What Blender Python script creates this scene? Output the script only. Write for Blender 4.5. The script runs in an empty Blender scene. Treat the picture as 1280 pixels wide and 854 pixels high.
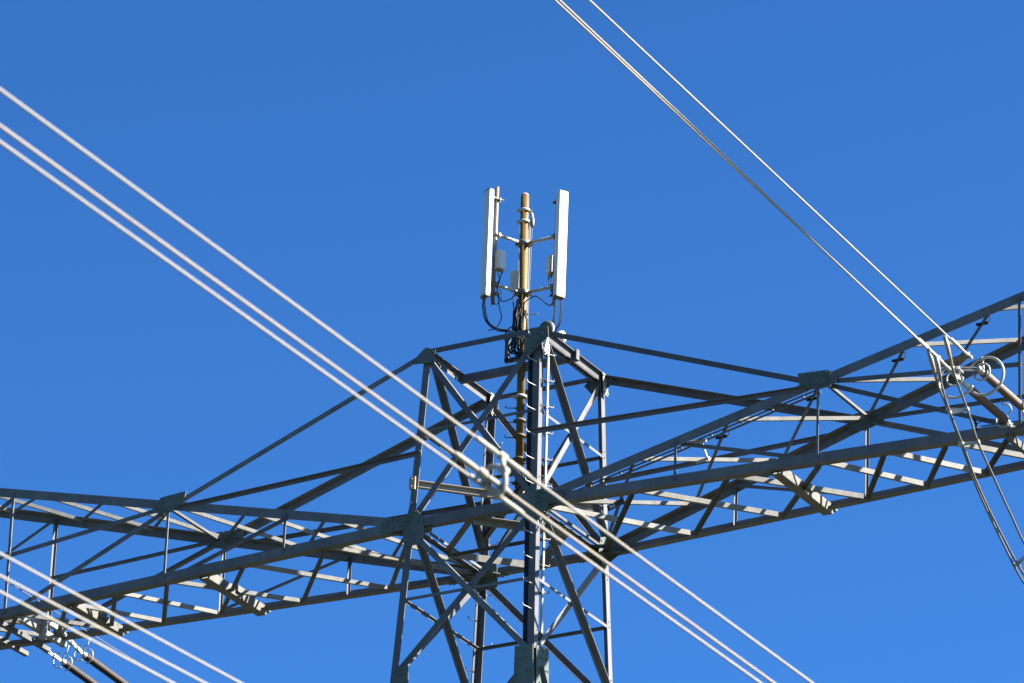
import bpy, bmesh, math, random
from mathutils import Vector, Matrix
random.seed(7)
R = math.radians
scn = bpy.context.scene
COL = scn.collection

# ------------------------------------------------------------------ camera
GZ = -38.3                                   # ground height below the crossarm level (z = 0)
cd = bpy.data.cameras.new('camera'); cam = bpy.data.objects.new('camera', cd); COL.objects.link(cam)
_r = Vector((0.86990275, 0.49200032, 0.03471159)); _u = Vector((0.17429612, -0.37248179, 0.91152519))
_d = Vector((-0.46140013, 0.78688817, 0.40977668))
M = Matrix((_r, _u, -_d)).transposed().to_4x4()
M.translation = Vector((45.56096517, -77.83713464, -36.67226872))
cam.matrix_world = M
cd.sensor_width = 36; cd.lens = 6834.3 / 1280 * 36
cd.clip_start = 0.5; cd.clip_end = 20000
cd.dof.use_dof = True; cd.dof.focus_distance = 97; cd.dof.aperture_fstop = 2.2
scn.camera = cam

# ------------------------------------------------------------------ sky and sun
SKY = 0.0208
SUN_AZ, SUN_EL = 25.0, 40.0                  # azimuth measured from +x towards +y
w = bpy.data.worlds.new('World'); scn.world = w; w.use_nodes = True
nt = w.node_tree; nt.nodes.clear()
sky = nt.nodes.new('ShaderNodeTexSky'); sky.sky_type = 'NISHITA'; sky.sun_disc = False
sky.sun_elevation = R(SUN_EL); sky.sun_rotation = R(90 - SUN_AZ)
sky.altitude = 0; sky.air_density = 0.6; sky.dust_density = 0.25; sky.ozone_density = 8
bg = nt.nodes.new('ShaderNodeBackground'); bg.inputs['Strength'].default_value = SKY
out = nt.nodes.new('ShaderNodeOutputWorld')
gm = nt.nodes.new('ShaderNodeGamma'); gm.inputs['Gamma'].default_value = 1.5
tint = nt.nodes.new('ShaderNodeMix'); tint.data_type = 'RGBA'; tint.blend_type = 'MULTIPLY'; tint.inputs[0].default_value = 1; tint.inputs[7].default_value = (0.88, 1.20, 1.0, 1)
nt.links.new(sky.outputs[0], gm.inputs[0]); nt.links.new(gm.outputs[0], tint.inputs[6]); nt.links.new(tint.outputs[2], bg.inputs[0]); nt.links.new(bg.outputs[0], out.inputs[0])
sl = bpy.data.lights.new('sun', 'SUN'); sl.energy = 5.0; sl.angle = R(0.53); sl.color = (1.0, 0.94, 0.84)
so = bpy.data.objects.new('sun', sl); COL.objects.link(so)
sd = Vector((math.cos(R(SUN_EL)) * math.cos(R(SUN_AZ)), math.cos(R(SUN_EL)) * math.sin(R(SUN_AZ)), math.sin(R(SUN_EL))))
so.rotation_euler = (-sd).to_track_quat('-Z', 'Y').to_euler()
so.location = (30, 10, 30)
vs = scn.view_settings
vs.view_transform = 'Standard'; vs.look = 'None'; vs.gamma = 1; vs.use_curve_mapping = False
vs.exposure = 2.9

# ------------------------------------------------------------------ materials
def mat(name, col, col2=None, rough=0.5, metal=0.0, scale=6.0, streak=False, bump=0.0, spec=0.5, lo=0.35, hi=0.7, vary=0.0):
    m = bpy.data.materials.new(name); m.use_nodes = True
    n = m.node_tree.nodes; l = m.node_tree.links
    b = n['Principled BSDF']
    b.inputs['Roughness'].default_value = rough; b.inputs['Metallic'].default_value = metal
    b.inputs['Specular IOR Level'].default_value = spec
    col2 = col2 or tuple(c * 0.8 for c in col)
    tc = n.new('ShaderNodeTexCoord'); mp = n.new('ShaderNodeMapping')
    if streak: mp.inputs['Scale'].default_value = (1, 1, 0.22)
    nz = n.new('ShaderNodeTexNoise'); nz.inputs['Scale'].default_value = scale; nz.inputs['Detail'].default_value = 6
    nz.inputs['Roughness'].default_value = 0.65
    cr = n.new('ShaderNodeValToRGB')
    cr.color_ramp.elements[0].position = lo; cr.color_ramp.elements[1].position = hi
    cr.color_ramp.elements[0].color = (*col, 1); cr.color_ramp.elements[1].color = (*col2, 1)
    l.new(tc.outputs['Object'], mp.inputs['Vector']); l.new(mp.outputs[0], nz.inputs['Vector'])
    l.new(nz.outputs['Fac'], cr.inputs['Fac']); l.new(cr.outputs['Color'], b.inputs['Base Color'])
    mr = n.new('ShaderNodeMapRange'); mr.inputs['To Min'].default_value = max(0.05, rough - 0.1); mr.inputs['To Max'].default_value = min(1, rough + 0.15)
    nz2 = n.new('ShaderNodeTexNoise'); nz2.inputs['Scale'].default_value = scale * 4
    l.new(mp.outputs[0], nz2.inputs['Vector']); l.new(nz2.outputs['Fac'], mr.inputs['Value']); l.new(mr.outputs[0], b.inputs['Roughness'])
    if vary:                                  # every bar has its own tone, with faint rust blooms
        oi = n.new('ShaderNodeObjectInfo'); vr = n.new('ShaderNodeMapRange')
        vr.inputs['To Min'].default_value = 1 - vary; vr.inputs['To Max'].default_value = 1 + vary
        l.new(oi.outputs['Random'], vr.inputs['Value'])
        mx_ = n.new('ShaderNodeMix'); mx_.data_type = 'RGBA'; mx_.blend_type = 'MULTIPLY'; mx_.inputs[0].default_value = 1
        l.new(cr.outputs['Color'], mx_.inputs[6]); l.new(vr.outputs[0], mx_.inputs[7])
        nr = n.new('ShaderNodeTexNoise'); nr.inputs['Scale'].default_value = 2.2; nr.inputs['Detail'].default_value = 8; nr.inputs['Roughness'].default_value = 0.75
        l.new(tc.outputs['Object'], nr.inputs['Vector'])
        rr_ = n.new('ShaderNodeValToRGB'); rr_.color_ramp.elements[0].position = 0.60; rr_.color_ramp.elements[1].position = 0.78
        rr_.color_ramp.elements[0].color = (0, 0, 0, 1); rr_.color_ramp.elements[1].color = (0.65, 0.65, 0.65, 1)
        l.new(nr.outputs['Fac'], rr_.inputs['Fac'])
        m2 = n.new('ShaderNodeMix'); m2.data_type = 'RGBA'; l.new(rr_.outputs['Color'], m2.inputs[0]); l.new(mx_.outputs[2], m2.inputs[6])
        m2.inputs[7].default_value = (col[0] * 0.9, col[1] * 0.55, col[2] * 0.35, 1)
        l.new(m2.outputs[2], b.inputs['Base Color'])
    if bump:
        bp = n.new('ShaderNodeBump'); bp.inputs['Strength'].default_value = bump; bp.inputs['Distance'].default_value = 0.01
        l.new(nz2.outputs['Fac'], bp.inputs['Height']); l.new(bp.outputs[0], b.inputs['Normal'])
    return m
STEEL = mat('painted_steel', (0.090, 0.090, 0.094), (0.062, 0.063, 0.068), 0.75, 0.0, 3.0, True, 0.15, 0.1, vary=0.22)
PLATE = mat('greenish_steel', (0.0819, 0.0975, 0.0897), (0.0585, 0.07176, 0.0663), 0.75, 0.0, 1.5, True, 0.2, 0.1, vary=0.12)
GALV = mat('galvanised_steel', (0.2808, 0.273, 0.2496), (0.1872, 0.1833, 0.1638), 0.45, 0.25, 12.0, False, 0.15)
LITSTEEL = mat('pale_sunlit_steel', (0.18, 0.178, 0.168), (0.125, 0.122, 0.112), 0.75, 0.0, 5.0, False, 0.25, 0.15, vary=0.15)  # paler copy of the bar steel, sunlit look put into the colour
CHAN = mat('dull_channel_steel', (0.095, 0.094, 0.086), (0.065, 0.062, 0.054), 0.75, 0.0, 5.0, False, 0.25, 0.15, vary=0.15)
RUST = mat('rusty_steel', (0.234, 0.1326, 0.0624), (0.3276, 0.2808, 0.2184), 0.75, 0.0, 4.0, False, 0.3)
BEAM = mat('rust_flecked_steel', (0.17, 0.165, 0.15), (0.17, 0.095, 0.045), 0.65, 0.0, 2.2, False, 0.25, 0.3, 0.5, 0.75)
OCHRE = mat('ochre_pole_paint', (0.080, 0.048, 0.008), (0.022, 0.013, 0.004), 0.6, 0.0, 1.6, True, 0.2, 0.2, 0.48, 0.62)
PALE = mat('pale_pole_paint', (0.125, 0.088, 0.036), (0.08, 0.055, 0.025), 0.5, 0.0, 6.0, True, 0.1)
WHITE = mat('white_fibreglass', (0.39, 0.3822, 0.3549), (0.3432, 0.3354, 0.312), 0.4, 0.0, 2.0, True)
CAP = mat('tan_end_cap', (0.13, 0.085, 0.035), (0.09, 0.06, 0.028), 0.6)
GREYBOX = mat('grey_cast_metal', (0.2808, 0.2808, 0.2769), (0.234, 0.234, 0.2301), 0.5, 0.2)
BLACK = mat('black_rubber', (0.0072, 0.0072, 0.008), (0.012, 0.012, 0.0128), 0.7, spec=0.2)
COND = mat('aluminium_strand', (0.19, 0.176, 0.155), (0.18, 0.166, 0.146), 0.6, 0.0, 3.0, spec=0.2)
WARM = mat('warm_strand', (0.19, 0.155, 0.115), (0.16, 0.13, 0.10), 0.55, 0.1, 3.0)
OLDCOND = mat('weathered_strand', (0.2106, 0.1755, 0.1326), (0.1794, 0.1482, 0.1092), 0.5, 0.2, 3.0)
JUMP = mat('dark_strand', (0.0858, 0.078, 0.0702), (0.0663, 0.0585, 0.0507), 0.5, 0.2, 8.0)
PORC = mat('brown_porcelain', (0.0975, 0.0663, 0.0507), (0.0702, 0.0468, 0.0351), 0.6, 0.0, 20.0, spec=0.2)
DARKPORC = mat('dark_porcelain', (0.03, 0.023, 0.021), (0.02, 0.015, 0.014), 0.65, 0.0, 20.0, spec=0.15)
SIGNB = mat('black_sign', (0.0156, 0.0156, 0.0195), (0.0234, 0.0234, 0.0273), 0.4)
SIGNW = mat('white_sign_paint', (0.585, 0.585, 0.585), (0.507, 0.507, 0.507), 0.5)
GRASS = mat('field_grass', (0.016, 0.024, 0.010), (0.026, 0.028, 0.015), 0.9, 0.0, 0.4)

# ------------------------------------------------------------------ mesh helpers
V = Vector
ORG = {}
def build(name, bm, m, parent=None, smooth=False, loc=None):
    """link a bmesh (given in world coordinates) as ONE mesh object; loc = own origin when top-level"""
    o0 = ORG.get(parent.name, V((0, 0, 0))) if parent else (V(loc) if loc is not None else V((0, 0, 0)))
    me = bpy.data.meshes.new(name)
    bmesh.ops.translate(bm, verts=bm.verts, vec=-o0)
    bmesh.ops.recalc_face_normals(bm, faces=bm.faces)
    bm.to_mesh(me); bm.free()
    ms = m if isinstance(m, (list, tuple)) else [m]
    for k in ms: me.materials.append(k)
    if smooth:
        for p in me.polygons: p.use_smooth = True
    o = bpy.data.objects.new(name, me); COL.objects.link(o)
    if parent: o.parent = parent
    else: o.location = o0
    ORG[o.name] = o0
    return o
def empty(name, loc, label, cat, group=None):
    o = bpy.data.objects.new(name, None); COL.objects.link(o); o.location = loc; o.empty_display_size = 0.2
    ORG[o.name] = V(loc); tag(o, label, cat, group); return o
def tag(o, label, cat=None, group=None):
    o['label'] = label
    if cat: o['category'] = cat
    if group: o['group'] = group
    return o
def extr(bm, prof, P, Q, e1, e2, mi=0):
    """extrude a 2-D profile [(a,b)...] (in axes e1,e2) from P to Q"""
    a = [bm.verts.new(P + e1 * x + e2 * y) for x, y in prof]
    b = [bm.verts.new(Q + e1 * x + e2 * y) for x, y in prof]
    n = len(prof); fs = [bm.faces.new(a[::-1]), bm.faces.new(b)]
    for i in range(n): fs.append(bm.faces.new((a[i], a[(i + 1) % n], b[(i + 1) % n], b[i])))
    for f in fs: f.material_index = mi
def ortho(ax, e):
    e = V(e); e = e - ax * e.dot(ax); return e.normalized()
def angle(bm, P, Q, u, v, w1, w2, t=0.012):
    """L-section: corner line P-Q, one flange along u, the other along v"""
    P, Q = V(P), V(Q); ax = (Q - P).normalized(); u = ortho(ax, u); v = ortho(ax, v)
    v = (v - u * v.dot(u)).normalized()
    extr(bm, [(0, 0), (w1, 0), (w1, t), (t, t), (t, w2), (0, w2)], P, Q, u, v)
def channel(bm, P, Q, web, fl, h, w, t=0.012):
    """U-section: web of height h along 'web' centred on P-Q, flanges w along 'fl'"""
    P, Q = V(P), V(Q); ax = (Q - P).normalized(); u = ortho(ax, web); v = ortho(ax, fl)
    v = (v - u * v.dot(u)).normalized(); k = h / 2
    extr(bm, [(-k, 0), (k, 0), (k, w), (k - t, w), (k - t, t), (-k + t, t), (-k + t, w), (-k, w)], P, Q, u, v)
def box(bm, P, Q, e1, e2, a, b, mi=0):
    P, Q = V(P), V(Q); ax = (Q - P).normalized(); u = ortho(ax, e1); v = ortho(ax, e2)
    v = (v - u * v.dot(u)).normalized()
    extr(bm, [(-a / 2, -b / 2), (a / 2, -b / 2), (a / 2, b / 2), (-a / 2, b / 2)], P, Q, u, v, mi)
def tube(bm, pts, r, n=8, mi=0, cap=True):
    pts = [V(p) for p in pts]; rings = []
    rr = r if isinstance(r, (list, tuple)) else [r] * len(pts)
    up = None
    for i, p in enumerate(pts):
        d = (pts[min(i + 1, len(pts) - 1)] - pts[max(i - 1, 0)])
        d = d.normalized() if d.length > 1e-9 else V((0, 0, 1))
        if up is None:
            up = V((0, 0, 1)) if abs(d.z) < 0.9 else V((1, 0, 0))
        e1 = ortho(d, up); up = e1; e2 = d.cross(e1)
        rings.append([bm.verts.new(p + (e1 * math.cos(2 * math.pi * k / n) + e2 * math.sin(2 * math.pi * k / n)) * rr[i]) for k in range(n)])
    for a, b in zip(rings, rings[1:]):
        for k in range(n):
            f = bm.faces.new((a[k], a[(k + 1) % n], b[(k + 1) % n], b[k])); f.material_index = mi; f.smooth = n > 6
    if cap:
        for c in (rings[0][::-1], rings[-1]):
            f = bm.faces.new(c); f.material_index = mi
def curve(pts, k=6):
    """Catmull-Rom through pts"""
    pts = [V(p) for p in pts]; P = [pts[0] * 2 - pts[1]] + pts + [pts[-1] * 2 - pts[-2]]; o = []
    for i in range(1, len(P) - 2):
        for j in range(k):
            t = j / k; a, b, c, d = P[i - 1], P[i], P[i + 1], P[i + 2]
            o.append(0.5 * ((2 * b) + (c - a) * t + (2 * a - 5 * b + 4 * c - d) * t * t + (3 * b - a - 3 * c + d) * t ** 3))
    o.append(pts[-1]); return o
def plate(bm, pts, n, t=0.014, bolts=0, br=0.016):
    """flat plate with the outline pts (3-D, coplanar), thickness t along n, with bolt heads"""
    n = V(n).normalized(); pts = [V(p) for p in pts]
    a = [bm.verts.new(p) for p in pts]; b = [bm.verts.new(p + n * t) for p in pts]; k = len(pts)
    bm.faces.new(a[::-1]); bm.faces.new(b)
    for i in range(k): bm.faces.new((a[i], a[(i + 1) % k], b[(i + 1) % k], b[i]))
    c = sum(pts, V()) / k
    for i in range(k):
        for f in ((0.78,) if bolts < 2 else (0.8, 0.5)):
            if not bolts: continue
            q = c + (pts[i] - c) * f
            tube(bm, [q + n * (t - 0.001), q + n * (t + 0.02)], br, 6)
            if bolts > 1:
                q = c + ((pts[i] + pts[(i + 1) % k]) / 2 - c) * f
                tube(bm, [q + n * (t - 0.001), q + n * (t + 0.02)], br, 6)
def nb(): return bmesh.new()

# ------------------------------------------------------------------ ground
bm = nb()
S = 9000; g = [bm.verts.new(p) for p in ((-S, -S, GZ), (S, -S, GZ), (S, S, GZ), (-S, S, GZ))]; bm.faces.new(g)
gr = build('ground', bm, GRASS); gr['kind'] = 'structure'; tag(gr, 'flat green field under the power line')

# ------------------------------------------------------------------ pylon geometry
B0, A0, H1, B2, Z2 = 1.25, 1.1304, 3.3725, 1.3799, -2.964
KS, TP = 0.2645, 0.0653                      # rise of the upper chords, taper of the arms in plan
OFF = 0.06
CORN = {'A': (-1, -1), 'B': (1, -1), 'C': (1, 1), 'D': (-1, 1)}
def halfw(z):
    if z >= 0: return B0 + (A0 - B0) * z / H1
    return B0 + (B2 - B0) * z / Z2
def node(c, z): sx, sy = CORN[c]; h = halfw(z); return V((sx * h, sy * h, z))
pyl = empty('transmission_pylon', (0, 0, GZ), 'grey lattice steel power pylon with two braced arms reaching out left and right', 'pylon')

ZL = [Z2, -8.2, -14.0, -20.5, -28.5, GZ]
LEG = {}
for c, (sx, sy) in CORN.items():
    bm = nb()
    zt = H1 + 0.03
    for z1, z2 in ((zt, 0), (0, Z2), (Z2, GZ)):
        h1, h2 = halfw(z1) + OFF, halfw(z2) + OFF
        ww = 0.135 if z2 >= Z2 - 0.01 else 0.17
        angle(bm, (sx * h1, sy * h1, z1), (sx * h2, sy * h2, z2), (-sx, 0, 0), (0, -sy, 0), ww, ww, 0.016)
    # bolts of the joints
    for z in [3.2, 3.1, 1.86, 1.74, 1.40, 0.45, 0.35, -0.5, -0.6, -1.40, -1.5, -2.5, -2.6]:
        h = halfw(z) + OFF
        tube(bm, [(sx * (h - 0.07), sy * h, z), (sx * (h - 0.07), sy * (h + 0.014), z)], 0.011, 6)
        tube(bm, [(sx * h, sy * (h - 0.07), z + 0.05), (sx * (h + 0.014), sy * (h - 0.07), z + 0.05)], 0.011, 6)
    LEG[c] = build('leg', bm, STEEL, pyl)
tag(LEG['B'], 'corner leg nearest the viewer with one face in full sun')

def step_bolt(p, d, hook, parent, mt=GALV, L=0.17):
    """L-shaped step bolt from p along d with a short upturned end"""
    p, d, hook = V(p), V(d).normalized(), V(hook)
    bm = nb(); tube(bm, curve([p, p + d * L * 0.5, p + d * L, p + d * (L + 0.012) + hook * 0.045], 3), 0.0095, 6)
    tube(bm, [p - d * 0.004, p + d * 0.018], 0.02, 6)
    return build('step_bolt', bm, mt, parent)
# near leg: hooks on its left face and rungs on the inner rail; back leg: hooks both sides
for i in range(12):
    z = 3.22 - 0.48 * i
    h = halfw(z) + OFF
    step_bolt((h - 0.06, -h, z), (-0.55, -1, 0.25), (-0.2, 0, 1), LEG['B'])
for i in range(12):
    z = 2.45 - 0.48 * i
    h = halfw(z) + OFF
    if i % 2: step_bolt((-h + 0.02, h - 0.10, z), (-0.5, -1, 0), (0, -0.2, 1), LEG['D'], BLACK, 0.16)  # left hooks in black: their shade is put into the material
    else: step_bolt((-h + 0.135, h - 0.01, z), (1, -0.1, 0), (0, 0, 1), LEG['D'])  # right hooks, on the lit side, get the bright steel

def brace(P, Q, n, side, fl, w=0.11, w2=0.09, m=STEEL, name='brace', parent=None, t=0.011, off=0.0, ends=(0, 0)):
    """angle bar P-Q whose flat flange lies in the plane with normal n; side = which edge carries the other flange,
    fl = +1 the other flange points outwards, -1 inwards"""
    P, Q, n = V(P), V(Q), V(n).normalized(); ax = (Q - P).normalized()
    P = P + ax * ends[0] + n * off; Q = Q - ax * ends[1] + n * off
    s = n.cross(ax).normalized() * side
    bm = nb(); angle(bm, P + s * w / 2, Q + s * w / 2, -s, n * fl, w, w2, t)
    return build(name, bm, m, parent or pyl)

FACE = {'AB': V((0, -1, 0)), 'BC': V((1, 0, 0)), 'CD': V((0, 1, 0)), 'DA': V((-1, 0, 0))}
ZBELOW = [0, Z2 - 0.12] + ZL[1:]
def panel(f, zt, zb, zmid=None, w=0.11):
    a, b = f; n = FACE[f]
    o1, o2 = 0.075, 0.045
    # the bar running a(top)->b(bottom) outside, the other inside the leg flange
    fl = -1
    if f == 'BC':
        brace(node(b, zt), node(a, zb), n, 1, -1, w * 0.95, w * 1.1, off=0.02, ends=(0.1, 0.1))
        brace(node(a, zt), node(b, zb), n, 1, 1, w * 0.8, w * 1.15, off=0.035, ends=(0.1, 0.1))
    elif f == 'DA':
        brace(node(a, zt), node(b, zb), n, -1, 1, w * 0.95, w * 0.9, off=-0.02, ends=(0.1, 0.1))
        brace(node(b, zt), node(a, zb), n, -1, -1, w * 0.8, w * 1.1, off=-0.035, ends=(0.1, 0.1))
    else:
        sg = 1 if f == 'AB' else -1
        brace(node(a, zt), node(b, zb), n, 1 * sg, -1, w, w * 0.8, off=0.075, ends=(0.12, 0.12))
        brace(node(b, zt), node(a, zb), n, -1 * sg, -1, w * 1.1, w * 0.8, off=0.03, ends=(0.12, 0.12))
    if zmid is not None:
        P, Q = node(a, zmid), node(b, zmid)
        brace(P, Q, n, 1, -1, 0.055, 0.05, off=0.055 if f in ('AB', 'BC') else 0.0, ends=(0.03, 0.03))
for f in FACE:
    panel(f, H1 - 0.12, 0.08, 1.80)
    panel(f, -0.12, Z2 + 0.08, -1.455)
    for z1, z2 in zip(ZL, ZL[1:]):
        panel(f, z1 - 0.1, z2 + 0.05, None, 0.12)

# top ring: horizontal edge bars at the head of the body
T = H1 - 0.02
hw = halfw(T)
bm = nb(); angle(bm, (-hw, -hw - 0.075, T + 0.06), (hw, -hw - 0.075, T + 0.06), (0, 0, -1), (0, 1, 0), 0.10, 0.11); tr = build('edge_bar', bm, STEEL, pyl)
bm = nb(); angle(bm, (hw + 0.06, -hw, T + 0.05), (hw + 0.06, hw, T + 0.05), (0, 0, -1), (1, 0, 0), 0.15, 0.075); angle(bm, (hw - 0.03, -hw + .1, T - 0.02), (hw - 0.03, hw - .1, T - 0.02), (0, 0, -1), (-1, 0, 0), 0.12, 0.06); build('edge_bar', bm, STEEL, pyl)
bm = nb(); angle(bm, (-hw, hw + 0.02, T - 0.02), (hw, hw + 0.02, T - 0.02), (0, 0, 1), (0, -1, 0), 0.09, 0.06); build('edge_bar', bm, STEEL, pyl)
bm = nb(); angle(bm, (-hw, -hw, T + 0.04), (-hw, hw, T + 0.04), (0, 0, -1), (1, 0, 0), 0.16, 0.085); build('edge_bar', bm, STEEL, pyl)
# level z=0: edges across the depth (front-to-back) and the diamond of plan bracing
for s in (-1, 1):
    x = s * B0
    bm = nb(); angle(bm, (x + 0.10 * s, -B0, 0.02), (x + 0.10 * s, B0, 0.02), (0, 0, -1), (-s, 0, 0), 0.05, 0.09)
    angle(bm, (x - 0.12 * s, -B0, 0.02), (x - 0.12 * s, B0, 0.02), (0, 0, -1), (s, 0, 0), 0.05, 0.07); build('edge_bar', bm, STEEL, pyl)
MID = [(0, -B0, -0.04), (B0, 0, -0.04), (0, B0, -0.04), (-B0, 0, -0.04)]
for i in range(4):
    P, Q = V(MID[i]), V(MID[(i + 1) % 4])
    brace(P, Q, (0, 0, 1), 1, -1 if i in (0, 2) else 1, 0.12, 0.13, name='plan_brace', m=LITSTEEL if i in (0, 2) else STEEL, ends=(0.02, 0.05))
brace((-B0, 0, -0.1), (B0, 0, -0.1), (0, 0, 1), 1, -1, 0.06, 0.05, name='plan_brace')
# cross beams in the body that carry the antenna mast
zc = 0.78; hc = halfw(zc)
bm = nb(); channel(bm, (-hc, -hc, zc), (hc, hc, zc), (0, 0, 1), (1, -1, 0), 0.13, 0.09); build('mast_beam', bm, BEAM, pyl)
bm = nb(); channel(bm, (hc, -hc, zc - 0.17), (-hc, hc, zc - 0.17), (0, 0, 1), (-1, -1, 0), 0.15, 0.08); build('mast_beam', bm, STEEL, pyl)
bm = nb(); box(bm, (-hc - 0.02, -hc - 0.1, zc - 0.12), (-hc - 0.02, -hc - 0.1, zc + 0.12), (1, 0, 0), (0, 1, 0), 0.12, 0.03)
for zz in (-0.07, 0.07): tube(bm, [(-hc - 0.02, -hc - 0.15, zc + zz), (-hc - 0.02, -hc - 0.08, zc + zz)], 0.02, 6)
build('beam_bracket', bm, RUST, pyl)
# upper beam carrying the mast, along the arm direction
bm = nb(); channel(bm, (-1.13, 0, 3.32), (1.28, 0, 3.32), (0, 0, 1), (0, 1, 0), 0.15, 0.08); build('mast_beam', bm, STEEL, pyl)

# gusset plates of the body (outlines in the face planes)
def gus(pts, plane, val, n, parent=None, bolts=1, t=0.014, name='gusset_plate'):
    bm = nb(); P = [V((a, val, b)) if plane == 'y' else V((val, a, b)) for a, b in pts]
    plate(bm, P, n, t, bolts); return build(name, bm, PLATE, parent or pyl)
gus([(-1.40, 3.17), (-1.12, 3.42), (-0.91, 3.33), (-0.92, 3.09), (-1.36, 3.13)], 'y', -1.275, (0, -1, 0))
gus([(0.92, 2.86), (0.93, 3.27), (1.05, 3.38), (1.40, 3.36), (1.42, 3.16), (1.24, 3.02), (1.03, 2.84)], 'y', -1.275, (0, -1, 0), bolts=2)
gus([(-1.30, 3.30), (-1.22, 3.45), (-0.99, 3.38), (-0.95, 3.10), (-1.15, 2.95)], 'y', 1.10, (0, -1, 0), bolts=1)
gus([(0.80, 3.27), (0.95, 3.41), (1.32, 3.40), (1.42, 3.26), (1.12, 3.0), (0.94, 3.10)], 'y', 1.155, (0, -1, 0), bolts=1)
gus([(-1.30, 0.16), (-1.24, 0.42), (-1.00, 0.10), (-0.95, -0.05), (-0.95, -0.42), (-1.34, -0.45), (-1.38, 0.0)], 'y', -1.345, (0, -1, 0), bolts=2)
gus([(0.72, 0.02), (0.90, 0.17), (1.45, 0.20), (1.60, 0.10), (1.60, -0.08), (1.46, -0.28), (1.34, -0.42), (0.98, -0.25)], 'y', -1.345, (0, -1, 0), bolts=2)
gus([(-1.62, 0.12), (-1.30, 0.24), (-0.93, 0.12), (-0.90, -0.34), (-1.31, -0.36), (-1.56, -0.1)], 'y', 1.225, (0, -1, 0), bolts=2)
gus([(0.92, 0.10), (1.22, 0.2), (1.62, 0.08), (1.60, -0.12), (1.32, -0.30), (0.95, -0.16)], 'y', 1.225, (0, -1, 0), bolts=2)
gus([(-1.36, -2.78), (-1.06, -2.76), (-1.03, -3.4), (-1.40, -3.4)], 'y', -1.475, (0, -1, 0), bolts=2)
gus([(1.08, -2.74), (1.44, -2.76), (1.48, -3.75), (0.94, -3.6), (1.08, -3.3)], 'y', -1.475, (0, -1, 0), bolts=2)
gus([(-1.44, -2.77), (-1.02, -2.70), (-0.96, -3.52), (-1.40, -3.66)], 'x', 1.475, (1, 0, 0), bolts=2)
gus([(-1.20, 0.25), (-0.95, 0.15), (-0.90, -0.15), (-1.1, -0.42), (-1.25, -0.3)], 'x', 1.335, (1, 0, 0), bolts=1)
gus([(1.20, 0.25), (0.95, 0.15), (0.90, -0.15), (1.1, -0.42), (1.25, -0.3)], 'x', 1.335, (1, 0, 0), bolts=1)
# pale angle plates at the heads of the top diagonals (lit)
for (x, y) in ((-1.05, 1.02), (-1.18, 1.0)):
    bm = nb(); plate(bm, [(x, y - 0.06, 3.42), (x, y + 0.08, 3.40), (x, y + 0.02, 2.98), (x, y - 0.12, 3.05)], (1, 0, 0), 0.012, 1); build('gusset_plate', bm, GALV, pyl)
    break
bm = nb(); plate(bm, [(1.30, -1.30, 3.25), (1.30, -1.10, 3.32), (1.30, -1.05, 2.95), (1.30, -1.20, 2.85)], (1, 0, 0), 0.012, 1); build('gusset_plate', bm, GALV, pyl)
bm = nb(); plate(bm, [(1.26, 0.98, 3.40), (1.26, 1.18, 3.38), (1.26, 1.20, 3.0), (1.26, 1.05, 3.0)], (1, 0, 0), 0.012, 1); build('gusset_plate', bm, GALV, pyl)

# climbing rail inside the near leg
bm = nb()
for z1, z2 in ((3.1, 0.28), (-0.4, -2.35)):
    y = lambda z: -1.07 + 0.055 * (3.1 - z) * 0.35
    box(bm, (1.30 + (3.1 - z1) * 0.0, y(z1), z1), (1.30, y(z2), z2), (0, 1, 0), (1, 0, 0), 0.055, 0.03)
rail = build('climbing_rail', bm, GALV, pyl)
for i in range(10):
    z = 2.9 - 0.5 * i
    if -0.35 < z < 0.3: continue
    y = -1.07 + 0.055 * (3.1 - z) * 0.35
    bm = nb(); tube(bm, curve([(1.22, y - 0.12, z), (1.33, y - 0.02, z), (1.36, y + 0.10, z + 0.01), (1.36, y + 0.12, z + 0.06)], 3), 0.011, 6)
    box(bm, (1.27, y - 0.05, z - 0.03), (1.33, y - 0.05, z - 0.03), (0, 1, 0), (0, 0, 1), 0.04, 0.05)
    build('rail_rung', bm, JUMP, rail)

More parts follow.
